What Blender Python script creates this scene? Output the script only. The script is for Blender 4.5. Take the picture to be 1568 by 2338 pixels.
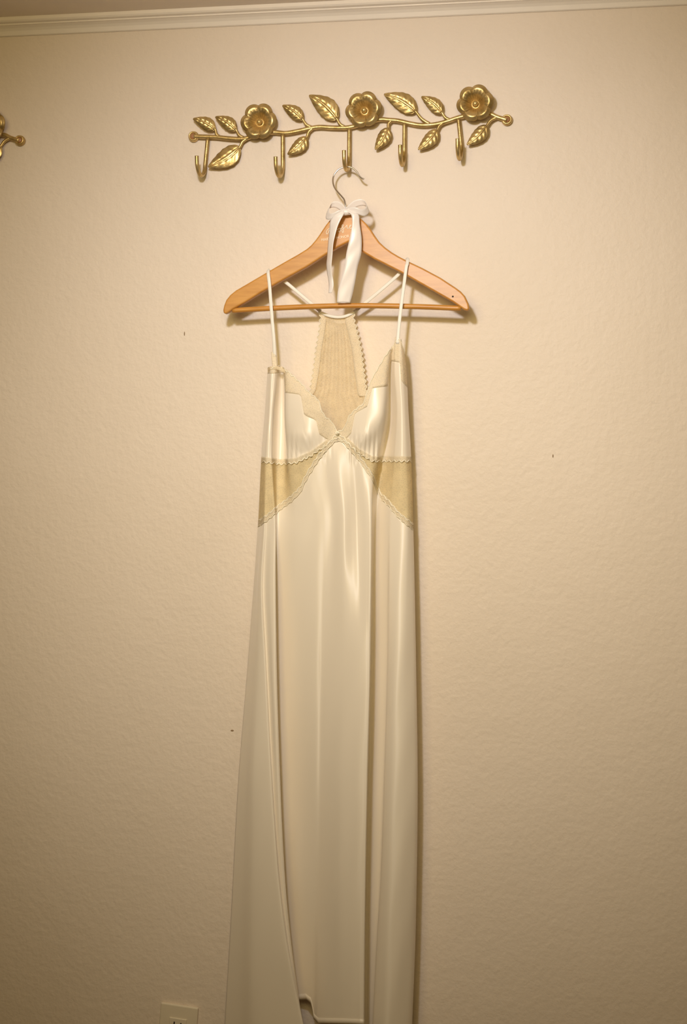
import bpy, bmesh, math, random
from mathutils import Vector, Matrix
random.seed(4)
for o in list(bpy.data.objects): bpy.data.objects.remove(o)
scn = bpy.context.scene
COL = scn.collection

# ------------------------------------------------------------------ camera
W, H = 1568.0, 2338.0
FPX = 50.0 / 36.0 * H
TH, ROLL = math.radians(10.5), math.radians(1.0)
CAM = Vector((0.0, -2.5, 1.53))
FWD = Vector((-math.sin(TH), math.cos(TH), 0))
R0 = Vector((math.cos(TH), math.sin(TH), 0)); U0 = R0.cross(FWD)
RC = math.cos(ROLL) * R0 + math.sin(ROLL) * U0
UC = -math.sin(ROLL) * R0 + math.cos(ROLL) * U0
cd = bpy.data.cameras.new('camera'); cam = bpy.data.objects.new('camera', cd); COL.objects.link(cam)
cd.sensor_fit = 'VERTICAL'; cd.sensor_height = 36.0; cd.sensor_width = 24.0; cd.lens = 50.0
cd.clip_start = 0.05
M = Matrix((RC, UC, -FWD)).transposed().to_4x4(); M.translation = CAM
cam.matrix_world = M
scn.camera = cam

def P(px, py, d=0.0):
    """pixel -> point on the plane that stands d metres in front of the back wall (wall is y = 0)"""
    v = FWD + RC * ((px - W / 2) / FPX) - UC * ((py - H / 2) / FPX)
    t = (-d - CAM.y) / v.y
    return CAM + v * t

# ------------------------------------------------------------------ light
scn.view_settings.view_transform = 'Standard'
scn.view_settings.look = 'None'
scn.view_settings.gamma = 1.0
scn.view_settings.use_curve_mapping = False
scn.view_settings.exposure = 0.0
wd = bpy.data.worlds.new('room_light'); scn.world = wd; wd.use_nodes = True
bg = wd.node_tree.nodes['Background']
bg.inputs[0].default_value = (1.0, 0.62, 0.22, 1); bg.inputs[1].default_value = 0.075

def lamp_at(px, py, dist): return P(px, py, 0) + Vector((0, -dist, 0))
ld = bpy.data.lights.new('ceiling_lamp', 'SPOT'); lo = bpy.data.objects.new('ceiling_lamp', ld); COL.objects.link(lo)
ld.energy = 44.0; ld.color = (0.93, 0.925, 1.0); ld.shadow_soft_size = 0.055
ld.spot_size = math.radians(83); ld.spot_blend = 1.0
lo.location = lamp_at(830, 265, 1.4)
tgt = P(880, 940, 0)
lo.rotation_euler = (tgt - lo.location).to_track_quat('-Z', 'Y').to_euler()

# wide soft fill light, added to lift the lamp's shadows; no real fixture
ad_ = bpy.data.lights.new('soft_fill', 'AREA'); ao = bpy.data.objects.new('soft_fill', ad_); COL.objects.link(ao)
ad_.shape = 'RECTANGLE'; ad_.size = 1.3; ad_.size_y = 0.8; ad_.energy = 6.3; ad_.color = (1.0, 0.77, 0.33); ad_.spread = math.radians(86)
ao.location = lamp_at(850, 330, 1.9)
ao.rotation_euler = (P(860, 1000, 0) - ao.location).to_track_quat('-Z', 'Y').to_euler()

# ------------------------------------------------------------------ materials
def nmat(name):
    m = bpy.data.materials.new(name); m.use_nodes = True
    nt = m.node_tree; b = nt.nodes['Principled BSDF']
    return m, nt, b
def N(nt, t, **kw):
    n = nt.nodes.new(t)
    for k, v in kw.items():
        if k in n.inputs: n.inputs[k].default_value = v
        else: setattr(n, k, v)
    return n
def noise_ramp(nt, scale, c0, c1, detail=4, p0=.35, p1=.65, stretch=None):
    tc = N(nt, 'ShaderNodeTexCoord'); src = tc.outputs['Object']
    if stretch:
        mp = N(nt, 'ShaderNodeMapping'); mp.inputs['Scale'].default_value = stretch
        nt.links.new(src, mp.inputs[0]); src = mp.outputs[0]
    nz = N(nt, 'ShaderNodeTexNoise', Scale=scale, Detail=detail)
    nt.links.new(src, nz.inputs['Vector'])
    r = N(nt, 'ShaderNodeValToRGB')
    r.color_ramp.elements[0].position = p0; r.color_ramp.elements[1].position = p1
    r.color_ramp.elements[0].color = (*c0, 1); r.color_ramp.elements[1].color = (*c1, 1)
    nt.links.new(nz.outputs['Fac'], r.inputs[0])
    return src, nz, r
def bump(nt, b, fac, strength, dist):
    bp = N(nt, 'ShaderNodeBump'); bp.inputs['Strength'].default_value = strength
    bp.inputs['Distance'].default_value = dist
    nt.links.new(fac, bp.inputs['Height']); nt.links.new(bp.outputs[0], b.inputs['Normal'])
    return bp

def mat_wall():
    m, nt, b = nmat('cream_wall_paint')
    src, nz, r = noise_ramp(nt, 2.2, (0.80, 0.70, 0.60), (0.83, 0.73, 0.635))
    nt.links.new(r.outputs[0], b.inputs['Base Color']); b.inputs['Roughness'].default_value = .55
    b.inputs['Specular IOR Level'].default_value = .35
    n1 = N(nt, 'ShaderNodeTexNoise', Scale=95.0, Detail=3.0, Roughness=.55); nt.links.new(src, n1.inputs['Vector'])
    n2 = N(nt, 'ShaderNodeTexNoise', Scale=26.0, Detail=2.0); nt.links.new(src, n2.inputs['Vector'])
    ad = N(nt, 'ShaderNodeMath', operation='MULTIPLY_ADD'); ad.inputs[1].default_value = .9
    nt.links.new(n2.outputs['Fac'], ad.inputs[0]); nt.links.new(n1.outputs['Fac'], ad.inputs[2])
    bump(nt, b, ad.outputs[0], .55, .0022)
    return m
def mat_plain(name, c, rough=.5, spec=.4, c2=None, scale=8):
    m, nt, b = nmat(name)
    src, nz, r = noise_ramp(nt, scale, c, c2 or tuple(x * 1.04 for x in c))
    nt.links.new(r.outputs[0], b.inputs['Base Color']); b.inputs['Roughness'].default_value = rough
    b.inputs['Specular IOR Level'].default_value = spec
    return m
def mat_gold():
    m, nt, b = nmat('antique_gold')
    src, nz, r = noise_ramp(nt, 60, (0.46, 0.32, 0.115), (0.72, 0.54, 0.25), p0=.3, p1=.62)
    nt.links.new(r.outputs[0], b.inputs['Base Color'])
    b.inputs['Metallic'].default_value = .8; b.inputs['Roughness'].default_value = .40
    n1 = N(nt, 'ShaderNodeTexNoise', Scale=420.0, Detail=2.0); nt.links.new(src, n1.inputs['Vector'])
    bump(nt, b, n1.outputs['Fac'], .25, .0008)
    return m
def mat_wood():
    m, nt, b = nmat('honey_wood')
    src, nz, r = noise_ramp(nt, 30, (0.51, 0.22, 0.036), (0.62, 0.295, 0.060), stretch=(1.0, 8, 6.5), p0=.3, p1=.7)
    nt.links.new(r.outputs[0], b.inputs['Base Color']); b.inputs['Roughness'].default_value = .38
    return m
def mat_satin(name, c, rough=.36, trans=.12, aniso=0.0):
    m, nt, b = nmat(name)
    b.inputs['Base Color'].default_value = (*c, 1); b.inputs['Roughness'].default_value = rough
    b.inputs['Specular IOR Level'].default_value = .9 if aniso else .7
    b.inputs['Sheen Weight'].default_value = .15
    if aniso:      # satin threads run down the cloth and draw the sheen out vertically
        b.inputs['Anisotropic'].default_value = aniso
        cx = N(nt, 'ShaderNodeCombineXYZ'); cx.inputs[2].default_value = 1.0
        nt.links.new(cx.outputs[0], b.inputs['Tangent'])
    src, nz, r = noise_ramp(nt, 900, (0.48,) * 3, (0.52,) * 3, stretch=(1, 1, .15))
    bump(nt, b, nz.outputs['Fac'], .06, .0005)
    tr = N(nt, 'ShaderNodeBsdfTranslucent'); tr.inputs[0].default_value = (*c, 1)
    mx = N(nt, 'ShaderNodeMixShader'); mx.inputs[0].default_value = trans
    out = nt.nodes['Material Output']
    nt.links.new(b.outputs[0], mx.inputs[1]); nt.links.new(tr.outputs[0], mx.inputs[2]); nt.links.new(mx.outputs[0], out.inputs[0])
    return m
def mat_lace(name, c, lo_, hi_, scale=260.0):
    m, nt, b = nmat(name)
    b.inputs['Base Color'].default_value = (*c, 1); b.inputs['Roughness'].default_value = .8
    b.inputs['Specular IOR Level'].default_value = .1
    tc = N(nt, 'ShaderNodeTexCoord')
    vo = N(nt, 'ShaderNodeTexVoronoi', Scale=scale); vo.feature = 'DISTANCE_TO_EDGE'
    nt.links.new(tc.outputs['Object'], vo.inputs['Vector'])
    vb = N(nt, 'ShaderNodeTexVoronoi', Scale=scale * .22)
    nt.links.new(tc.outputs['Object'], vb.inputs['Vector'])
    r1 = N(nt, 'ShaderNodeMapRange'); r1.inputs[1].default_value = .04; r1.inputs[2].default_value = .25
    r1.inputs[3].default_value = hi_; r1.inputs[4].default_value = lo_
    nt.links.new(vo.outputs['Distance'], r1.inputs[0])
    r2 = N(nt, 'ShaderNodeMapRange'); r2.inputs[1].default_value = .2; r2.inputs[2].default_value = .6
    r2.inputs[3].default_value = .14; r2.inputs[4].default_value = 0
    nt.links.new(vb.outputs['Distance'], r2.inputs[0])
    ad = N(nt, 'ShaderNodeMath', operation='ADD'); ad.use_clamp = True
    nt.links.new(r1.outputs[0], ad.inputs[0]); nt.links.new(r2.outputs[0], ad.inputs[1])
    tr = N(nt, 'ShaderNodeBsdfTranslucent'); tr.inputs[0].default_value = (*c, 1)
    m1 = N(nt, 'ShaderNodeMixShader'); m1.inputs[0].default_value = .3
    nt.links.new(b.outputs[0], m1.inputs[1]); nt.links.new(tr.outputs[0], m1.inputs[2])
    tp = N(nt, 'ShaderNodeBsdfTransparent')
    mx = N(nt, 'ShaderNodeMixShader'); out = nt.nodes['Material Output']
    nt.links.new(ad.outputs[0], mx.inputs[0]); nt.links.new(tp.outputs[0], mx.inputs[1]); nt.links.new(m1.outputs[0], mx.inputs[2])
    nt.links.new(mx.outputs[0], out.inputs[0])
    return m

MT = dict(
    wall=mat_wall(),
    ceil=mat_plain('ceiling_paint', (0.92, 0.83, 0.74), .7, .2),
    trim=mat_plain('white_trim_paint', (0.92, 0.85, 0.78), .4, .4),
    floor=mat_plain('brown_carpet', (0.24, 0.165, 0.09), .95, .1, (0.30, 0.21, 0.12), 60),
    gold=mat_gold(), wood=mat_wood(),
    satin=mat_satin('ivory_satin', (0.95, 0.865, 0.745), .38, .08, .85),
    ribbon=mat_satin('blush_white_ribbon', (0.96, 0.90, 0.87), .35, .1),
    strap=mat_satin('white_strap', (0.93, 0.90, 0.84), .5, .1),
    lace=mat_lace('sheer_cream_lace', (0.98, 0.87, 0.66), .38, .50),
    waistlace=mat_lace('sheer_butter_lace', (0.99, 0.87, 0.60), .55, .68),
    trimlace=mat_lace('dense_cream_lace', (0.99, 0.905, 0.74), .52, .74, 330),
    cord=mat_plain('ivory_thread', (0.95, 0.89, 0.74), .8, .1),
    steel=None, screw=mat_plain('coppery_screw', (0.38, 0.19, 0.10), .4, .6),
    plate=mat_plain('outlet_plastic', (0.80, 0.72, 0.58), .35, .5),
    dark=mat_plain('dark_slot', (0.02, 0.015, 0.012), .6, .2),
    nick=mat_plain('wall_nick', (0.30, 0.21, 0.13), .8, .1),
    ink=mat_plain('white_ink', (0.95, 0.86, 0.70), .5, .3),
)
m, nt, b = nmat('polished_steel'); b.inputs['Base Color'].default_value = (.82, .78, .74, 1)
b.inputs['Metallic'].default_value = 1; b.inputs['Roughness'].default_value = .22; MT['steel'] = m

# ------------------------------------------------------------------ mesh helpers
ORG = {}
def empty(name, loc, label, cat, group=None):
    o = bpy.data.objects.new(name, None); COL.objects.link(o); o.location = loc
    o.empty_display_size = .05
    ORG[o.name] = Vector(loc); tag(o, label, cat, group); return o
def tag(o, label=None, cat=None, group=None, kind=None):
    for k, v in (('label', label), ('category', cat), ('group', group), ('kind', kind)):
        if v: o[k] = v
    return o
def obj(name, verts, faces, mat, parent=None, smooth=True, org=None):
    """verts in world metres; the object's origin is its parent's origin (or org)"""
    og = ORG[parent.name] if parent else (Vector(org) if org is not None else Vector((0, 0, 0)))
    me = bpy.data.meshes.new(name)
    me.from_pydata([Vector(v) - og for v in verts], [], faces)
    bm = bmesh.new(); bm.from_mesh(me); bmesh.ops.recalc_face_normals(bm, faces=bm.faces); bm.to_mesh(me); bm.free()
    me.materials.append(MT[mat])
    if smooth: me.polygons.foreach_set('use_smooth', [True] * len(me.polygons))
    o = bpy.data.objects.new(name, me); COL.objects.link(o)
    if parent: o.parent = parent
    else: o.location = og
    ORG[o.name] = og
    return o
def smooth_path(pts, n=6):
    pts = [Vector(p) for p in pts]; out = []
    for i in range(len(pts) - 1):
        p0 = pts[max(i - 1, 0)]; p1 = pts[i]; p2 = pts[i + 1]; p3 = pts[min(i + 2, len(pts) - 1)]
        for k in range(n):
            t = k / n
            out.append(.5 * ((2 * p1) + (p2 - p0) * t + (2 * p0 - 5 * p1 + 4 * p2 - p3) * t * t + (3 * p1 - p0 - 3 * p2 + p3) * t ** 3))
    out.append(pts[-1]); return out
def tube(path, r, seg=10, taper=None, hint=Vector((0, -1, 0)), ry=None):
    """swept tube; r across the width, ry along the hint direction"""
    vs, fs = [], []; n = len(path)
    for i, p in enumerate(path):
        t = (path[min(i + 1, n - 1)] - path[max(i - 1, 0)]).normalized()
        w = t.cross(hint)
        if w.length < 1e-4: w = t.cross(Vector((1, 0, 0)))
        w.normalize(); h = w.cross(t).normalized()
        k = taper(i / (n - 1)) if taper else 1
        for s in range(seg):
            a = 2 * math.pi * s / seg
            vs.append(p + w * math.cos(a) * r * k + h * math.sin(a) * (ry or r) * k)
    for i in range(n - 1):
        for s in range(seg):
            a = i * seg + s; b_ = i * seg + (s + 1) % seg
            fs.append((a, b_, b_ + seg, a + seg))
    c0 = len(vs); vs.append(path[0]); c1 = len(vs); vs.append(path[-1])
    for s in range(seg):
        fs.append((c0, (s + 1) % seg, s)); fs.append((c1, (n - 1) * seg + s, (n - 1) * seg + (s + 1) % seg))
    return vs, fs
def grid(rows):
    vs = [v for r in rows for v in r]; m_ = len(rows[0]); fs = []
    for i in range(len(rows) - 1):
        for j in range(m_ - 1):
            a = i * m_ + j; fs.append((a, a + 1, a + 1 + m_, a + m_))
    return vs, fs
def box(c, s, rot=None):
    vs = []
    for x in (-1, 1):
        for y in (-1, 1):
            for z in (-1, 1):
                v = Vector((x * s[0] / 2, y * s[1] / 2, z * s[2] / 2))
                if rot: v = rot @ v
                vs.append(Vector(c) + v)
    return vs, [(0, 1, 3, 2), (4, 6, 7, 5), (0, 4, 5, 1), (2, 3, 7, 6), (0, 2, 6, 4), (1, 5, 7, 3)]
def ellipsoid(c, r, nu=16, nv=10):
    vs, fs = [], []
    for i in range(nv + 1):
        p = math.pi * i / nv
        for j in range(nu):
            a = 2 * math.pi * j / nu
            vs.append(Vector(c) + Vector((r[0] * math.sin(p) * math.cos(a), r[1] * math.sin(p) * math.sin(a), r[2] * math.cos(p))))
    for i in range(nv):
        for j in range(nu):
            fs.append((i * nu + j, i * nu + (j + 1) % nu, (i + 1) * nu + (j + 1) % nu, (i + 1) * nu + j))
    return vs, fs
def lathe(c, prof, seg=24):
    """profile of (radius, distance from the wall) turned around the wall's normal"""
    vs, fs = [], []
    for r, d in prof:
        for j in range(seg):
            a = 2 * math.pi * j / seg
            vs.append(Vector((c.x + r * math.cos(a), -d, c.z + r * math.sin(a))))
    for i in range(len(prof) - 1):
        for j in range(seg):
            fs.append((i * seg + j, i * seg + (j + 1) % seg, (i + 1) * seg + (j + 1) % seg, (i + 1) * seg + j))
    return vs, fs
def solidify(o, t, off=-1):
    md = o.modifiers.new('thickness', 'SOLIDIFY'); md.thickness = t; md.offset = off; return o
def pw(pts):
    """piecewise-linear function of a list of (x, y)"""
    def f(x):
        if x <= pts[0][0]: return pts[0][1]
        for (a, ya), (b_, yb) in zip(pts, pts[1:]):
            if x <= b_: return ya + (yb - ya) * (x - a) / max(b_ - a, 1e-6)
        return pts[-1][1]
    return f
def sstep(a, b_, x):
    t = min(max((x - a) / (b_ - a), 0), 1); return t * t * (3 - 2 * t)

# ------------------------------------------------------------------ the room
zc = (P(0, 86).z + P(1568, 12).z) / 2
ZCEIL = zc + .028
X0, X1, Y0 = -3.2, 2.2, -4.2
tag(obj('wall_back', *box(((X0 + X1) / 2, .05, ZCEIL / 2), (X1 - X0, .1, ZCEIL)), 'wall', smooth=False), kind='structure', label='cream textured plaster wall behind the dress')
tag(obj('ceiling', *box(((X0 + X1) / 2, Y0 / 2, ZCEIL + .05), (X1 - X0, -Y0 + .2, .1)), 'ceil', smooth=False), kind='structure', label='plain painted ceiling above the crown moulding')
tag(obj('floor', *box(((X0 + X1) / 2, Y0 / 2, -.05), (X1 - X0, -Y0 + .2, .1)), 'floor', smooth=False), kind='structure', label='brown carpeted floor')
prof = [(0, 0), (.005, 0), (.008, .002), (.010, .006), (.013, .012), (.019, .018), (.027, .0225), (.031, .0235), (.031, .027), (.036, .0275), (.041, .029), (.044, .033), (.044, .042)]
prof = [(d * .62, z * 2 / 3) for d, z in prof]
vs, fs = grid([[Vector((x, -d, zc + z)) for d, z in prof] for x in (X0, X1)])
tag(obj('trim_1', vs, fs, 'trim', smooth=False), kind='structure', label='white crown moulding along the top of the wall')
prof = [(0, .10), (.006, .098), (.012, .09), (.012, 0)]
vs, fs = grid([[Vector((x, -d, z)) for d, z in prof] for x in (X0, X1)])
tag(obj('baseboard_back', vs, fs, 'trim', smooth=False), kind='structure', label='white baseboard at the foot of the wall')
for i, (x, y, r) in enumerate(((530, 1668, (.003, .0006, .0016)), (421, 762, (.0010, .0004, .004)), (1262, 1041, (.001, .0004, .003)))):
    obj('nick', *ellipsoid(P(x, y, .0003), r, 10, 6), 'nick', bpy.data.objects['wall_back'])

# ------------------------------------------------------------------ flower hook rack
RP = P(800, 300, 0)
rack = empty('hook_rack', RP, 'gold floral vine hook rack with a wooden hanger on its middle hook', 'hook rack', 'gold flower hook racks on the wall')
def bend(pts, d): return [P(x, y, d) for x, y in pts]
BR = [(443, 311), (461, 312), (493, 313), (522, 316), (556, 317), (585, 308), (623, 302), (652, 304), (682, 299), (708, 293), (730, 290),
      (759, 291.5), (796, 291), (830, 282), (866, 273), (887, 274), (909, 276), (935, 282), (962, 286), (994, 284), (1021, 277), (1048, 268), (1085, 260),
      (1117, 260), (1134, 267), (1157, 274)]
path = smooth_path(bend(BR, .011), 5)
obj('branch', *tube(path, .0041, 12), 'gold', rack)
for (x, y) in ((442, 312), (1157, 274)):
    c = P(x, y, .006)
    e = obj('mounting_eye', *lathe(c, [(.0001, .001), (.0092, .001), (.0098, .006), (.0088, .0105), (.0070, .0118), (.0058, .0105), (.0052, .008), (.0001, .008)]), 'gold', rack)
    s = obj('screw', *lathe(c, [(.0048, .007), (.0045, .0098), (.003, .0108), (.0001, .0112)], 16), 'screw', e)
    s['label'] = 'coppery screw head'

LEAVES = [((444, 270), (491, 295.5), (500, 312), .46, 1), ((495, 266), (539, 297), (556, 315), .47, 1), ((479, 386), (547, 336), (563, 317), .48, -1),
          ((648, 240), (691, 273), (711, 291), .46, 1), ((710, 216), (769, 272), (788, 291), .48, 1), ((660, 356), (700, 314), (714, 293), .48, -1),
          ((880, 213), (949, 255), (980, 283), .46, 1), ((965, 220), (1009, 258), (1029, 275), .46, 1), ((860, 344), (886, 293), (893, 276), .50, -1),
          ((958, 345), (998, 297), (1014, 280), .46, -1), ((1069, 334), (1111, 287), (1133, 268), .46, -1)]
for (tip, base, stem, wf, side) in LEAVES:
    b3, t3 = P(*base, .013), P(*tip, .013)
    ax = t3 - b3; L = ax.length; ax.normalize(); lat = Vector((0, -1, 0)).cross(ax).normalized()
    if lat.x * side < 0: lat = -lat
    rows = []; nt_, ns_ = 36, 10
    for i in range(nt_ + 1):
        t = i / nt_
        # fullest towards the base, drawn out to a point at the tip
        wd_ = wf * L * .5 * (math.sin(math.pi * min(t, 1) ** .72) ** .85 if 0 < t < 1 else 0) * 1.06 + .0006
        curve = side * .05 * L * math.sin(math.pi * t) - side * .05 * L * t * t
        row = []
        for j in range(-ns_, ns_ + 1):
            s = j / ns_
            ser = 1 + .03 * math.sin(t * 34) * (abs(s) > .9)
            vein = .0005 * math.cos((t * 5.2 - abs(s) * 1.1) * 2 * math.pi) * sstep(0.05, .35, abs(s)) * (1 - abs(s) ** 3)
            h = .0045 * (1 - abs(s) ** 1.7) * math.sin(math.pi * min(1, t * 1.02)) ** .5 + vein + .0018 * math.exp(-(s / .10) ** 2) * (1 - t) + .004 * t * t - .0035 * math.exp(-((abs(s) - .16) / .10) ** 2) * .35
            row.append(b3 + ax * (t * L) + lat * (s * wd_ * ser + curve) + Vector((0, -h, 0)))
        rows.append(row)
    lf = solidify(obj('leaf', *grid(rows), 'gold', rack), .0016, 0)
    mid = b3 * .5 + P(*stem, .011) * .5 + lat * (-.0025 * side)
    sp = smooth_path([b3 + ax * L * .10 + Vector((0, -.0025, 0)), b3, mid, P(*stem, .011)], 6)
    obj('leaf_stem', *tube(sp, .0030, 8, lambda t: .7 + .45 * t), 'gold', lf)

for (fx, fy, Rp, off) in ((592, 279, 41.5, 2), (831, 252, 42, 8), (1085, 237, 43, 10)):
    c = P(fx, fy, .018); R = (P(fx + Rp, fy, .02) - P(fx, fy, .02)).length
    fl = obj('flower', *lathe(c, [(.0001, .008), (R * .45, .008), (R * .5, .0105), (R * .30, .0125), (.0001, .0125)]), 'gold', rack)
    for k in range(6):
        a0 = math.radians(60 * k + off); rows = []
        for i in range(15):
            r = .16 + .84 * i / 14; row = []
            for j in range(-8, 9):
                s = j / 8; a = a0 + s * math.radians(35)
                lobe = .77 + .23 * math.cos(s * math.pi / 2) ** .55
                rr = R * r * (1 - (1 - lobe) * sstep(.35, 1, r))
                h = .0125 + .0115 * sstep(.12, .58, r) + .0015 * sstep(.5, .85, r) - .0050 * sstep(.72, 1.0, r) ** 1.4
                h += .0036 * (1 - s * s) * sstep(.3, .8, r)
                h += .0010 * math.cos(s * 4 * math.pi) * sstep(.15, .30, r) * (1 - sstep(.5, .75, r))
                h += .0012 * s * sstep(.3, .8, r)
                row.append(Vector((c.x + rr * math.cos(a), -h, c.z + rr * math.sin(a))))
            rows.append(row)
        solidify(obj('petal', *grid(rows), 'gold', fl), .0012, -1)
    obj('collar', *lathe(c, [(.0001, .0130), (.0078, .0130), (.0074, .0142), (.006, .0147), (.0048, .0142)]), 'gold', fl)
    obj('bead', *ellipsoid(Vector((c.x, -.0190, c.z)), (.0052, .0052, .0052)), 'gold', fl)

HOOKS = [((474, 317), (468, 376), (449, 377)), ((645, 306), (645, 378), (629, 375)), ((797, 293), (796.5, 364), (785, 360)), ((923, 281), (922.5, 352), (913, 357)), ((1046, 270), (1053, 338), (1044, 340))]
HKB = []
for (top, low, tip) in HOOKS:
    a, b3, c3 = P(*top, .011), P(*low, .012), P(*tip, .052)
    zb = b3.z - .0105
    dx = (c3.x - b3.x)
    pts = [a, a.lerp(b3, .5), b3]
    for q in range(1, 8):
        an = math.pi * q / 8
        pts.append(Vector((b3.x + dx * (1 - math.cos(an)) / 2, -(.012 + .040 * (1 - math.cos(an)) / 2), b3.z - .0235 * math.sin(an))))
    pts += [Vector((c3.x, -.052, b3.z)), Vector((c3.x, -.053, max(c3.z, b3.z + .006)))]
    HKB.append((b3.x + dx * .5, b3.z - .021))
    obj('hook', *tube(smooth_path(pts, 4), .0036, 12), 'gold', rack)

# ------------------------------------------------------------------ wooden hanger
HD = .056
hang = empty('clothes_hanger', P(790, 560, HD), 'honey wooden clothes hanger with white script lettering, hung on the middle hook', 'hanger')
LEFT = [(791, 487), (783, 488), (772, 492), (762, 497), (753, 505), (745, 515), (737, 527), (729, 539), (721, 550), (711, 561.5), (701, 570), (680, 583), (654, 597.5), (610, 623), (559, 653), (540, 664), (527, 674.5), (518, 686), (513, 699), (511, 709), (512, 716.5), (517, 717), (524, 714),
        (533, 707), (559, 693), (599, 668), (650, 639), (701, 611), (749, 580), (772, 566), (791, 555)]
RIGHT = [(791, 487), (791, 555), (798, 553), (806, 559), (824, 574), (856, 593), (915, 623), (974, 656.5), (1033, 690), (1049, 701), (1060, 708.5), (1068, 711), (1072, 706), (1070, 694), (1062, 677), (1053, 667), (1041, 658), (1006, 635), (965, 613), (931, 597), (910, 586), (895, 577), (880, 566), (867, 554), (857, 540), (848, 526), (838, 513), (828, 503), (818, 495), (804, 489)]
for poly in (LEFT[1:-1] + RIGHT[2:],):
    bm = bmesh.new(); T = .013
    fr = [bm.verts.new(P(x, y, HD) - Vector((0, T / 2, 0)) - ORG[hang.name]) for x, y in poly]
    bk = [bm.verts.new(v.co + Vector((0, T, 0))) for v in fr]
    bm.faces.new(fr); bm.faces.new(list(reversed(bk))); n = len(poly)
    for i in range(n): bm.faces.new((fr[i], bk[i], bk[(i + 1) % n], fr[(i + 1) % n]))
    bmesh.ops.recalc_face_normals(bm, faces=bm.faces)
    me = bpy.data.meshes.new('shoulder_arms'); bm.to_mesh(me); bm.free(); me.materials.append(MT['wood'])
    o = bpy.data.objects.new('shoulder_arms', me); COL.objects.link(o); o.parent = hang; ORG[o.name] = ORG[hang.name]
    md = o.modifiers.new('rounded', 'BEVEL'); md.width = .0028; md.segments = 3; md.limit_method = 'ANGLE'; md.angle_limit = math.radians(60)
obj('trouser_bar', *tube(smooth_path([P(x, y, HD) for x, y in ((531, 709), (650, 702.5), (790, 698), (930, 699.5), (1052, 704))], 10), .0047, 14), 'wood', hang)
wire = [(x, y - 3.2 * sstep(470, 400, y)) for x, y in [(790, 500), (789.5, 485), (789, 474.5), (787.5, 463), (784.7, 454.7), (776, 445), (766, 434), (761, 424), (760, 412), (763.5, 401), (772, 391), (783, 385.5), (794.6, 384), (804.5, 387), (814, 395.4), (820, 405), (825.6, 410), (831, 412)]]
hw = obj('wire_hook', *tube(smooth_path([P(x, y, .056 if y > 470 else .056 - .022 * sstep(470, 400, y)) for x, y in wire], 6), .00155, 10), 'steel', hang)
hw['label'] = 'silver wire hook'
obj('pin', *ellipsoid(P(1033.5, 677, HD + .0066), (.0016, .0008, .0016), 10, 6), 'dark', hang)
# script lettering and small capitals
FD = HD + .0068
def stroke(pts, r=.00065):
    return tube(smooth_path([P(x, y, FD) for x, y in pts], 4), r, 6, ry=.0003)
script = [[(757, 507), (756, 515), (752, 524), (749, 532), (746, 534.5), (744.6, 531), (747, 525.5), (752, 521), (757, 520)],
          [(755, 524), (760, 520.5), (761.5, 517), (758.5, 517.5), (757.5, 523), (760, 527), (765, 525.5), (770, 523)],
          [(769, 524.5), (774, 522), (776.5, 521.5), (776.8, 526), (775, 529.5), (772.5, 528.5), (772, 526)],
          [(776.5, 523.5), (780, 520.5), (783.5, 516.5), (783.5, 514), (781, 513.5), (780.5, 516.5), (783, 520.5), (784, 526), (783.2, 531), (781, 529.5), (780.5, 525), (783.5, 522.5), (787, 520)],
          [(786.5, 520.5), (790, 516.5), (792, 514), (792, 518.5), (793.5, 521.8), (797, 519.5)],
          [(796.5, 520), (800, 516.5), (801.5, 514), (799, 514.5), (797.8, 519), (800, 522), (804, 520)]]
vs, fs = [], []
for st in script:
    v, f = stroke(st); o_ = len(vs); vs += v; fs += [tuple(i + o_ for i in q) for q in f]
lt = obj('lettering', vs, fs, 'ink', hang); lt['label'] = 'white script lettering'
cu = bpy.data.curves.new('caps', 'FONT'); cu.body = 'MAID OF HONOR'; cu.size = .0062; cu.align_x = 'CENTER'; cu.align_y = 'CENTER'; cu.extrude = .0002
tmp = bpy.data.objects.new('caps_tmp', cu); COL.objects.link(tmp)
bpy.context.view_layer.update()
me = bpy.data.meshes.new_from_object(tmp); bpy.data.objects.remove(tmp)
me.materials.clear(); me.materials.append(MT['ink'])
cp = bpy.data.objects.new('small_lettering', me); COL.objects.link(cp); cp.parent = hang
cp.location = P(765, 543.5, FD) - ORG[hang.name]
cp.rotation_euler = (math.pi / 2, math.radians(-7), 0); cp['label'] = 'small white capitals'

# ------------------------------------------------------------------ ribbon bow
bow = empty('ribbon_bow', P(789, 484, .07), 'blush white satin ribbon tied in a bow round the hanger neck', 'ribbon')
def ribbon(path, w, wdir):
    rows = []
    for i, p in enumerate(path):
        wv = (wdir(i / (len(path) - 1)) if callable(wdir) else Vector(wdir)).normalized()
        rows.append([p + wv * (s * w / 2) for s in (-1, -.6, -.2, .2, .6, 1)])
    return grid(rows)
def pth(pts, n=6): return smooth_path([P(*p) for p in pts], n)
def loop(pts, w, d0, d1):
    p_ = pth(pts)
    def wd_(t):
        k = math.sin(math.pi * t) ** .8
        return Vector(d0).lerp(Vector(d1), k)
    o = obj('loop', *ribbon(p_, w, wd_), 'ribbon', bow); solidify(o, .0005, 0)
loop([(787, 482, .068), (778, 472, .064), (766, 466.5, .062), (754, 470, .062), (748, 483, .066), (748, 493, .073), (756, 494, .080), (772, 488, .081), (787, 484, .077)], .0125, (.1, -.3, 1), (.55, -.55, .75))
loop([(791, 482, .068), (800, 474, .063), (812, 465, .060), (827, 462, .058), (837, 468, .060), (839, 479, .068), (829, 486, .077), (812, 481, .081), (793, 483, .077)], .0125, (-.1, -.3, 1), (-.30, -.55, .8))
v, f = ellipsoid(P(789, 484, .076), (.0085, .006, .0062), 16, 10)
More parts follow.
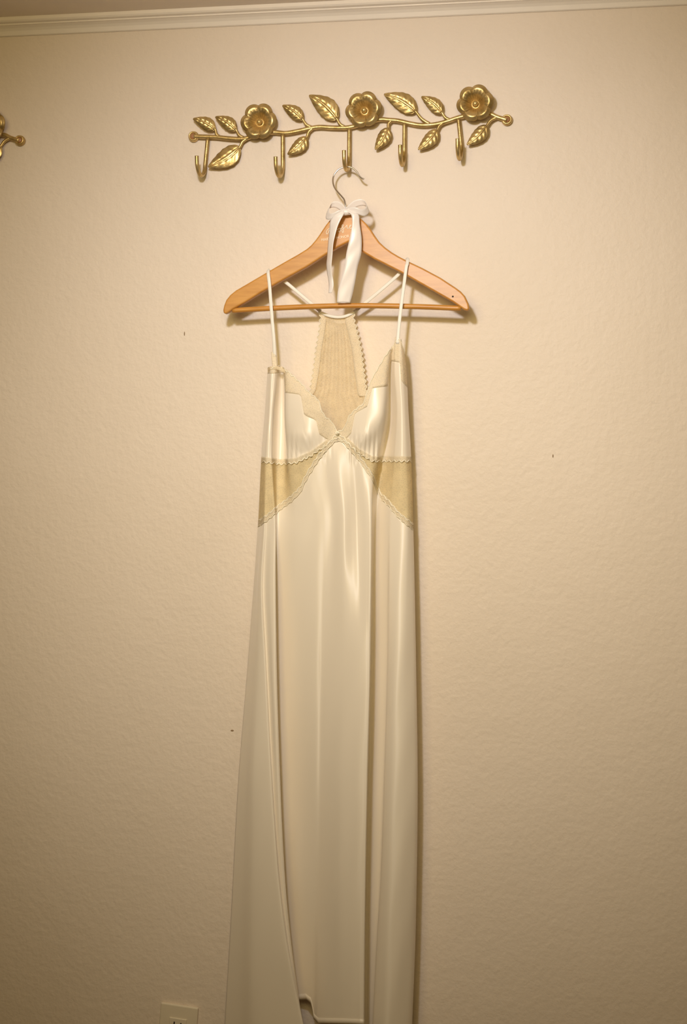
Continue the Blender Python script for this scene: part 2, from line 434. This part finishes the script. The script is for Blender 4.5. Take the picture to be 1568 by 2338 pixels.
v = [p + Vector((0, -.0006 * math.sin((p.x - P(789, 484, .076).x) * 1400), 0)) for p in v]
obj('knot', v, f, 'ribbon', bow)
def tail(rows_):
    ys = [r[0] for r in rows_]
    A_ = smooth_path([P(r[1], r[0], r[3]) for r in rows_], 5); B_ = smooth_path([P(r[2], r[0], r[4]) for r in rows_], 5)
    rows = []
    for i, (a, b3) in enumerate(zip(A_, B_)):
        rows.append([a.lerp(b3, s / 6) + Vector((0, -.0012 * math.sin(s / 6 * math.pi) + .0004 * math.sin(i * .5 + s), 0)) for s in range(7)])
    solidify(obj('tail', *grid(rows), 'ribbon', bow), .0005, 0)
tail([(483, 775, 788, .078, .080), (492, 763, 783, .080, .083), (505, 754, 776, .077, .084), (525, 752, 768, .074, .084), (554, 749, 761, .071, .085), (582, 747, 758.6, .070, .084), (603, 745, 756.5, .070, .083), (624, 747, 757, .070, .080), (638, 749.5, 760.5, .072, .078), (654, 751, 761, .073, .078), (669, 750, 757, .074, .076)])
tail([(483, 789, 802, .080, .078), (490, 801, 818, .083, .080), (511, 804, 821, .083, .078), (539, 799, 825, .083, .077), (560, 794.6, 825.6, .082, .076), (582, 790, 824, .080, .074), (610, 786, 816, .078, .072), (638, 779, 811.5, .076, .070), (666, 771, 806, .073, .068), (691, 769, 799, .070, .067)])

# ------------------------------------------------------------------ the dress
dress = empty('slip_dress', P(745, 2300, .05), 'long ivory satin slip dress with cream lace insets hanging against the wall', 'dress')
# fold lines of the front of the dress, from top to hem: (photo row, photo column, centimetres off the wall)
LN = [
 [(770, 619, 3.6), (850, 611, 3.0), (940, 605, 2.4), (1040, 597, 2.0), (1200, 589, 1.8), (1500, 567, 1.6), (1800, 543, 1.5), (2100, 527, 1.5), (2350, 512, 1.5)],
 [(770, 621, 5.0), (850, 613, 4.6), (940, 608, 4.2), (1040, 601, 4.0), (1200, 594, 3.8), (1500, 577, 3.5), (1800, 560, 3.5), (2100, 552, 3.5), (2350, 548, 3.5)],
 [(770, 623, 6.2), (850, 616, 6.2), (940, 612, 6.0), (1040, 605, 6.0), (1200, 599, 5.6), (1340, 589, 5.5), (1500, 588, 5.6), (1800, 577, 5.7), (2100, 577, 5.8), (2350, 584, 6.0)],
 [(770, 625, 6.6), (850, 620, 6.6), (940, 615, 6.6), (1040, 608, 6.5), (1200, 603, 6.6), (1340, 596, 6.4), (1500, 603, 6.4), (1800, 618, 6.9), (2000, 632, 7.2), (2150, 650, 7.3), (2350, 688, 7.0)],
 [(770, 627, 6.5), (850, 623, 6.6), (940, 618, 6.6), (1040, 612, 6.6), (1200, 609, 6.5), (1340, 602, 6.0), (1500, 609, 5.9), (1800, 623, 6.2), (2000, 636, 6.4), (2150, 653, 6.5), (2350, 689.5, 6.5)],
 [(770, 629, 6.5), (850, 627, 6.6), (940, 621, 6.5), (1040, 616, 6.5), (1200, 619, 6.8), (1340, 618, 6.9), (1500, 622, 6.9), (1800, 634, 6.7), (2000, 645, 6.6), (2150, 660, 6.5), (2350, 690.5, 6.2)],
 [(770, 631, 6.3), (850, 632, 6.0), (940, 625, 5.9), (1040, 621, 6.1), (1200, 628, 6.9), (1340, 629, 6.8), (1500, 631, 6.5), (1800, 640, 6.1), (2000, 650, 5.9), (2150, 664, 5.7), (2350, 692, 5.4)],
 [(770, 634, 6.0), (850, 638, 4.4), (940, 634, 3.0), (1040, 631, 3.2), (1200, 632, 5.6), (1340, 626, 3.6), (1500, 625, 2.6), (1800, 632, 2.0), (2000, 642, 1.9), (2150, 656, 1.8), (2350, 686, 1.8)],
 [(770, 637, 6.0), (850, 646, 4.2), (940, 648, 2.8), (1040, 650, 3.2), (1200, 648, 5.6), (1340, 640, 3.8), (1500, 640, 2.7), (1800, 648, 2.2), (2000, 657, 2.3), (2150, 670, 2.1), (2350, 696, 2.0)],
 [(770, 640, 6.2), (850, 652, 7.2), (940, 651, 7.4), (1040, 657, 6.6), (1200, 676, 6.3), (1340, 668, 5.0), (1500, 667, 3.9), (1800, 674, 3.2), (2000, 680, 3.6), (2150, 688, 3.0), (2350, 705, 2.4)],
 [(770, 655, 6.8), (850, 670, 7.8), (940, 672, 8.6), (985, 673, 8.6), (1040, 680, 7.5), (1200, 722, 6.7), (1500, 718, 5.5), (1800, 718, 4.9), (2100, 716, 4.2), (2350, 716, 3.6)],
 [(770, 680, 7.0), (850, 695, 8.0), (940, 702, 9.0), (985, 705, 9.0), (1040, 712, 7.7), (1200, 740, 6.7), (1500, 734, 5.5), (1800, 730, 5.1), (2100, 728, 4.8), (2350, 726, 4.8)],
 [(770, 720, 7.0), (850, 728, 7.6), (940, 734, 8.6), (1040, 742, 7.6), (1200, 760, 6.7), (1500, 748, 6.0), (1800, 744, 5.8), (2100, 744, 5.7), (2350, 746, 6.1)],
 [(770, 768, 7.0), (850, 768, 7.2), (940, 769, 7.5), (1040, 771, 7.8), (1200, 784, 7.7), (1500, 783, 7.3), (1800, 776, 7.4), (2100, 775, 7.4), (2350, 776, 7.3)],
 [(770, 800, 7.2), (850, 805, 7.8), (940, 796, 8.4), (1040, 795, 7.8), (1200, 804, 7.1), (1500, 808, 8.0), (1800, 802, 8.0), (2100, 799, 8.0), (2350, 800, 7.9)],
 [(770, 850, 7.2), (850, 838, 8.2), (940, 820, 8.8), (985, 816, 8.8), (1040, 810, 7.7), (1200, 817, 6.8), (1500, 824, 8.3), (1800, 818, 8.3), (2100, 814, 8.2), (2350, 813, 8.1)],
 [(770, 875, 7.2), (850, 862, 8.3), (940, 847, 9.0), (985, 840, 9.0), (1040, 828, 7.7), (1200, 836, 7.6), (1500, 838, 8.4), (1800, 831, 8.3), (2100, 826, 8.2), (2350, 824, 8.2)],
 [(770, 890, 7.2), (850, 879, 7.9), (940, 872, 8.8), (1040, 850, 7.2), (1200, 848, 7.6), (1500, 845, 8.0), (1800, 838, 7.9), (2100, 833, 7.8), (2350, 831, 7.7)],
 [(770, 896, 7.0), (850, 886, 7.0), (940, 882, 7.0), (1040, 864, 6.0), (1200, 848, 5.0), (1500, 842, 4.0), (1800, 835, 3.6), (2100, 830, 3.4), (2350, 828, 3.2)],
 [(770, 899, 6.9), (850, 889, 5.0), (940, 886, 3.6), (1040, 873, 2.8), (1200, 856, 3.4), (1500, 851, 2.8), (1800, 844, 2.5), (2100, 838, 2.4), (2350, 836, 2.4)],
 [(770, 902, 6.9), (850, 894, 5.4), (940, 895, 3.9), (1040, 884, 3.2), (1200, 866, 4.2), (1500, 864, 3.8), (1800, 856, 3.5), (2100, 848, 3.2), (2350, 844, 3.0)],
 [(770, 905, 7.0), (850, 900, 6.6), (940, 903, 5.6), (1040, 897, 5.2), (1200, 885, 5.8), (1500, 884, 5.2), (1800, 876, 4.6), (2000, 869, 4.2), (2150, 861, 3.9), (2350, 852, 3.6)],
 [(770, 908, 7.0), (850, 904, 6.9), (940, 907, 6.4), (1040, 902, 6.0), (1200, 893, 6.4), (1500, 886, 6.4), (1800, 877, 6.3), (2000, 870, 6.2), (2150, 861, 6.1), (2350, 851, 6.0)],
 [(770, 911, 7.0), (850, 912, 7.2), (940, 916, 7.0), (1040, 915, 6.9), (1200, 913, 7.0), (1500, 902, 7.6), (1800, 895, 7.7), (2100, 885, 7.7), (2350, 877, 7.7)],
 [(770, 914, 6.9), (850, 920, 6.9), (940, 924, 6.7), (1040, 927, 6.6), (1200, 930, 6.8), (1500, 922, 7.4), (1800, 921, 7.4), (2100, 913, 7.4), (2350, 904, 7.3)],
 [(770, 917, 6.2), (850, 926, 5.8), (940, 930, 5.6), (1040, 935, 5.4), (1200, 940, 5.6), (1500, 944, 6.0), (1800, 947, 6.0), (2100, 940, 6.0), (2350, 932, 5.9)],
 [(770, 919, 5.0), (850, 928, 4.6), (940, 932, 4.3), (1040, 938, 4.0), (1200, 943, 4.2), (1500, 949, 4.4), (1800, 953, 4.4), (2100, 949, 4.4), (2350, 940, 4.4)],
 [(770, 918, 3.6), (850, 926, 3.2), (940, 930, 2.8), (1040, 935, 2.4), (1200, 939, 2.2), (1500, 944, 2.0), (1800, 947, 1.9), (2100, 943, 1.8), (2350, 934, 1.8)],
]
def pchip(pts):
    xs = [p[0] for p in pts]; out = []
    for c in (1, 2):
        ys = [p[c] for p in pts]; n = len(xs)
        dl = [(ys[i + 1] - ys[i]) / (xs[i + 1] - xs[i]) for i in range(n - 1)]
        ms = [dl[0]] + [0 if dl[i - 1] * dl[i] <= 0 else 2 * dl[i - 1] * dl[i] / (dl[i - 1] + dl[i]) for i in range(1, n - 1)] + [dl[-1]]
        out.append((ys, ms))
    def f(x):
        x = min(max(x, xs[0]), xs[-1])
        i = 0
        while i < len(xs) - 2 and x > xs[i + 1]: i += 1
        h = xs[i + 1] - xs[i]; t = (x - xs[i]) / h
        h00 = (1 + 2 * t) * (1 - t) ** 2; h10 = t * (1 - t) ** 2; h01 = t * t * (3 - 2 * t); h11 = t * t * (t - 1)
        return tuple(h00 * ys[i] + h10 * h * ms[i] + h01 * ys[i + 1] + h11 * h * ms[i + 1] for ys, ms in out)
    return f
for l in LN:
    (ya, xa, da), (yb, xb, db) = l[-2], l[-1]; l.append((2420, xb + (xb - xa) * 70 / (yb - ya), db))
LF = [pchip(l) for l in LN]; NL = len(LF); SUB = 7; NC = (NL - 1) * SUB + 1
cache = {}
def line_at(i, py):
    k = (i, round(py, 1))
    if k not in cache: cache[k] = LF[i](py)
    return cache[k]
def S2(c, py):
    """front of the dress at column c: photo column and metres off the wall"""
    i = min(c // SUB, NL - 2); t = (c - i * SUB) / SUB
    q = [line_at(min(max(i + k, 0), NL - 1), py) for k in (-1, 0, 1, 2)]
    r = []
    for k in (0, 1):
        p0, p1, p2, p3 = (a[k] for a in q)
        r.append(.5 * (2 * p1 + (p2 - p0) * t * .8 + (2 * p0 * .8 - (6 - .8) * p1 + (6 - 2 * .8) * p2 - .8 * p3) * t * t + (-.8 * p0 + (4 - .8) * p1 + (.8 - 4) * p2 + .8 * p3) * t ** 3))
    x, d = r
    d = max(d, 1.3) / 100
    # gathers under the cups, soft puckers in the skirt
    g = sstep(965, 1040, py) * (1 - sstep(1040, 1062, py))
    d += g * .0022 * math.sin(x * .62 + .02 * py) * (sstep(650, 665, x) * (1 - sstep(745, 765, x)) + sstep(790, 805, x) * (1 - sstep(860, 872, x)))
    d += .0006 * math.sin(x * .09 + py * .011) * math.sin(py * .017 + 1.3 * x * .03)
    return x, d
def S(c, py, off=0.0):
    x, d = S2(c, py); return P(x, py, d + off)
def solve(c, fn, y0):
    y = y0
    for _ in range(12): y = .5 * y + .5 * fn(S2(c, y)[0])
    return y
def region(name, mat, parent, c0, c1, top, bot, rows, off=0.0, th=.0006, mingap=1.5):
    """a piece of the dress front between two edge lines (functions of the photo column)"""
    cols = []
    for c in range(c0, c1 + 1):
        t = solve(c, top, 1000); b_ = bot(c) if bot.__code__.co_varnames[0] == 'col' else solve(c, bot, 1000)
        cols.append((c, t, b_))
    vs, fs = [], []; prev = None
    for c, t, b_ in cols:
        if b_ - t < mingap: prev = None; continue
        s0 = len(vs)
        for i in range(rows + 1): vs.append(S(c, t + (b_ - t) * i / rows, off))
        if prev is not None:
            for i in range(rows): fs.append((prev + i, s0 + i, s0 + i + 1, prev + i + 1))
        prev = s0
    o = obj(name, vs, fs, mat, parent); solidify(o, th, 0)
    return o
def edge_cord(parent, c0, c1, fn, off, amp=2.0, r=.0008, freq=.55):
    pts = []
    for c in range(c0, c1 + 1):
        y = solve(c, fn, 1000); x = S2(c, y)[0]
        pts.append(S(c, y + amp * math.sin(x * freq), off))
    return obj('lace_cord', *tube(smooth_path(pts, 3), r, 6), 'cord', parent)
def col_at(x, py):
    return min(range(NC), key=lambda c: abs(S2(c, py)[0] - x))

def scal(f, a, w): return lambda x: f(x) + a * abs(math.sin(x / w * math.pi))
UB = pw([(590, 1046), (640, 1053), (675, 1050), (710, 1034), (740, 1012), (770, 992), (795, 1006), (820, 1029), (850, 1046), (885, 1046), (945, 1046)])
SK = pw([(580, 1206), (592, 1198), (610, 1185), (640, 1160), (665, 1142), (685, 1122), (700, 1090), (725, 1050), (745, 1025), (765, 1004), (780, 1004), (800, 1026), (825, 1056), (850, 1092), (868, 1135), (885, 1150), (910, 1180), (945, 1208)])
CC = col_at(770, 1000)
HEM = pw([(0, 2405), (3 * SUB, 2390), (5 * SUB, 2365), (6 * SUB, 2332), (6.6 * SUB, 2300), (7 * SUB, 2283), (9 * SUB, 2281), (9.6 * SUB, 2290), (10 * SUB, 2326), (11 * SUB, 2336), (17 * SUB, 2340), (18 * SUB, 2352), (22 * SUB, 2375), (27 * SUB, 2390)])
def hem(col): return HEM(col)
skirt = region('skirt_front', 'satin', dress, 0, NC - 1, SK, hem, 150)
vs, fs = [], []
for c in range(NC):
    for i in range(3): vs.append(S(c, hem(c) - 12 + 6 * i, .0009))
for c in range(NC - 1):
    for i in range(2): fs.append((c * 3 + i, c * 3 + 3 + i, c * 3 + 4 + i, c * 3 + 1 + i))
solidify(obj('hem', vs, fs, 'satin', skirt), .0005, 0)
rows = []
for i in range(61):
    y = 1050 + (2284 - 1050) * i / 60; (xa, da), (xb, db) = S2(0, y), S2(NC - 1, y); row = []
    for j in range(41):
        s = j / 40; k = math.sin(math.pi * s) ** .5
        d = (da * (1 - s) + db * s) / 1 * (1 - k) + k * (.010 + .003 * math.sin(s * 21 + y * .002))
        row.append(P(xa + (xb - xa) * s, y, d))
    rows.append(row)
solidify(obj('skirt_back', *grid(rows), 'satin', dress), .0006, 0)

# sheer waist insets and their trims
for c0, c1 in ((0, CC), (CC, NC - 1)):
    w = region('lace_panel', 'waistlace', dress, c0, c1, UB, SK, 24)
    w['label'] = 'sheer cream lace inset at the waist'
    t1 = region('lace_trim', 'trimlace', w, c0, c1, lambda x: UB(x) - 4, scal(lambda x: UB(x) + 5, 4, 11), 4, .0016)
    t2 = region('lace_trim', 'trimlace', w, c0, c1, scal(lambda x: SK(x) - 9, -4, 12), lambda x: SK(x) + 4, 4, .0016)
    edge_cord(t1, c0, c1, lambda x: UB(x) + 7, .0024, 2.2)
    edge_cord(t2, c0, c1, lambda x: SK(x) - 9, .0024, 2.2)
    edge_cord(t2, c0, c1, lambda x: SK(x) + 3, .0022, 1.6, .0006)
# cups
STL = pw([(600, 862), (612, 850), (648, 847), (651, 893), (683, 897), (690, 905), (692, 940), (700, 947), (720, 955), (727, 966), (729, 988), (745, 999), (760, 1003)])
LTL = pw([(600, 850), (612, 841), (640, 837), (655, 847), (672, 862), (690, 878), (702, 893), (714, 903), (727, 914), (735, 940), (742, 952), (755, 961), (764, 975), (771, 987)])
STR = pw([(775, 1000), (792, 996), (803, 984), (807, 945), (815, 937), (838, 925), (842, 884), (885, 878), (889, 830), (893, 821), (912, 824), (916, 866), (930, 882), (945, 890)])
LTR = pw([(771, 987), (785, 980), (796, 952), (806, 940), (834, 918), (838, 882), (858, 848), (880, 811), (897, 791), (904, 777), (916, 777), (922, 800), (930, 836), (945, 850)])
cl = region('cup', 'satin', dress, 0, CC, STL, UB, 34)
cr = region('cup', 'satin', dress, CC, NC - 1, STR, UB, 34)
for cup, c0, c1, ft, fb in ((cl, 0, CC, LTL, STL), (cr, CC, NC - 1, LTR, STR)):
    t = region('lace_trim', 'trimlace' if cup is cl else 'trimlace', cup, c0, c1, scal(ft, -3, 10), lambda x: fb(x) + 3, 12, .0012)
    t['label'] = 'scalloped cream lace edging'
    edge_cord(t, c0, c1, ft, .002, 2.5)
obj('rosette', *tube(smooth_path([P(770 + 5 * math.cos(a) * (1 - a / 16), 989 + 4 * math.sin(a) * (1 - a / 16), .080 + .0006 * a) for a in [k * .6 for k in range(22)]], 3), .0010, 8), 'cord', dress)
# lace band and tab under the left strap, tab on the right one
obj('strap_tab', *tube(pth([(624, 803, .064), (625, 818, .065), (628, 842, .066)]), .0042, 10, ry=.0009), 'trimlace', dress)
obj('strap_tab', *tube(pth([(907, 770, .068), (906, 790, .071), (905, 822, .069)]), .0040, 10, ry=.0009), 'trimlace', dress)
obj('neckline_band', *tube(pth([(612, 845, .052), (618, 841, .066), (632, 840, .068), (645, 845, .069), (655, 851, .070)]), .0032, 10, ry=.0010), 'lace', dress)
# racer back
BL = pw([(712, 731), (730, 731), (760, 727), (800, 720), (850, 714), (890, 707), (950, 672), (1000, 622), (1048, 602)])
BR_ = pw([(712, 808), (730, 808), (760, 816), (800, 825), (850, 831), (900, 838), (950, 880), (1000, 922), (1048, 933)])
rows = []; NJ = 60
for i in range(91):
    t = i / 90; row = []
    for j in range(NJ + 1):
        s = j / NJ
        y0_ = 713 + 13 * math.sin(math.pi * s) ** .8
        y = y0_ + (1048 - y0_) * t
        sc = 2.0 * math.sin(y * .5)
        xl, xr = BL(y) - sc, BR_(y) + sc
        d = .026 - .008 * t + .0018 * math.cos(s * 6.5 * 2 * math.pi) * sstep(0, .15, t) + .002 * math.sin(math.pi * s)
        row.append(P(xl + (xr - xl) * s, y, d))
    rows.append(row)
bp = solidify(obj('back_panel', *grid(rows), 'lace', dress), .0005, 0); bp['label'] = 'sheer cream lace racer back'
for f_, sg, n_ in ((BL, 1, 14), (BR_, -1, 22)):
    rr = []
    for i in range(70):
        y = 716 + (905 - 716) * i / 69; x = f_(y); w = n_ * sstep(700, 735, y)
        rr.append([P(x + sg * w * s - sg * (2.4 * math.sin(y * .5) if s == 0 else 0), y, .0305 - .006 * i / 69) for s in (0, .33, .66, 1)])
    e = solidify(obj('lace_edging', *grid(rr), 'trimlace', bp), .0004, 0)
    obj('lace_cord', *tube(smooth_path([P(f_(y) - sg * 2.4 * math.sin(y * .5), y, .031 - .006 * (y - 716) / 189) for y in range(716, 906, 3)], 2), .0006, 6), 'cord', e)
obj('neck_band', *tube(pth([(727, 711, .031), (740, 717, .032), (755, 722, .033), (772, 724, .033), (788, 722, .033), (800, 717, .032), (812, 711, .031)]), .0026, 10, ry=.0009), 'strap', bp)
# straps: over the hanger's arms and down behind the bar to the racer back
for pts in ([(627, 815, .064), (625, 775, .067), (621.5, 735, .068), (618, 690, .0685), (615, 650, .0675), (612.5, 628, .066), (612, 618.5, .061), (613, 617.5, .054), (617, 624, .0475), (626, 631, .0455), (650, 643, .0445), (690, 676, .041), (732, 711, .032)],
            [(907, 785, .0715), (911, 740, .070), (916, 695, .069), (922, 650, .068), (927, 612, .0675), (929.5, 602, .066), (930, 593, .061), (929, 592.5, .054), (924, 602, .0475), (918, 614, .0455), (906, 630, .0445), (860, 670, .041), (808, 712, .032)]):
    obj('strap', *tube(pth(pts), .0030, 10, ry=.0007), 'strap', dress)

# ------------------------------------------------------------------ outlet low on the wall
pc = P(411.5, 2293, 0); rot = Matrix.Rotation(math.radians(3.7), 3, 'Y')
pl = empty('wall_outlet', pc + rot @ Vector((0, 0, -.057)), 'cream plastic duplex power outlet low on the wall beside the dress', 'outlet')
oc = ORG[pl.name]
o = obj('cover_plate', *box(oc + Vector((0, -.003, 0)), (.071, .006, .114), rot), 'plate', pl, smooth=False)
md = o.modifiers.new('rounded', 'BEVEL'); md.width = .0025; md.segments = 3
for s in (1, -1):
    c = oc + rot @ Vector((0, -.0065, s * .0195))
    rc = obj('receptacle', *box(c, (.033, .003, .028), rot), 'plate', pl, smooth=False)
    md = rc.modifiers.new('rounded', 'BEVEL'); md.width = .0012; md.segments = 2
    for dx, h in ((-.0063, .009), (.0063, .0075)):
        obj('slot', *box(c + rot @ Vector((dx, -.0012, .003)), (.0022, .002, h), rot), 'dark', rc, smooth=False)
    obj('slot', *box(c + rot @ Vector((0, -.0012, -.0075)), (.0045, .002, .0045), rot), 'dark', rc, smooth=False)
obj('screw', *lathe(oc + Vector((0, 0, 0)), [(.003, .0055), (.0028, .0068), (.0001, .0072)], 14), 'plate', pl)

# ------------------------------------------------------------------ the second rack, left of the first
dv = P(44, 321, .01) - P(1157, 274, .01); dv.y = 0
def copy_tree(o, parent=None):
    c = o.copy(); COL.objects.link(c); c.parent = parent
    for ch in list(o.children): copy_tree(ch, c)
    return c
r2 = copy_tree(rack); r2.location = rack.location + dv
r2['label'] = 'gold floral vine hook rack with empty hooks, left neighbour of the rack carrying the hanger'
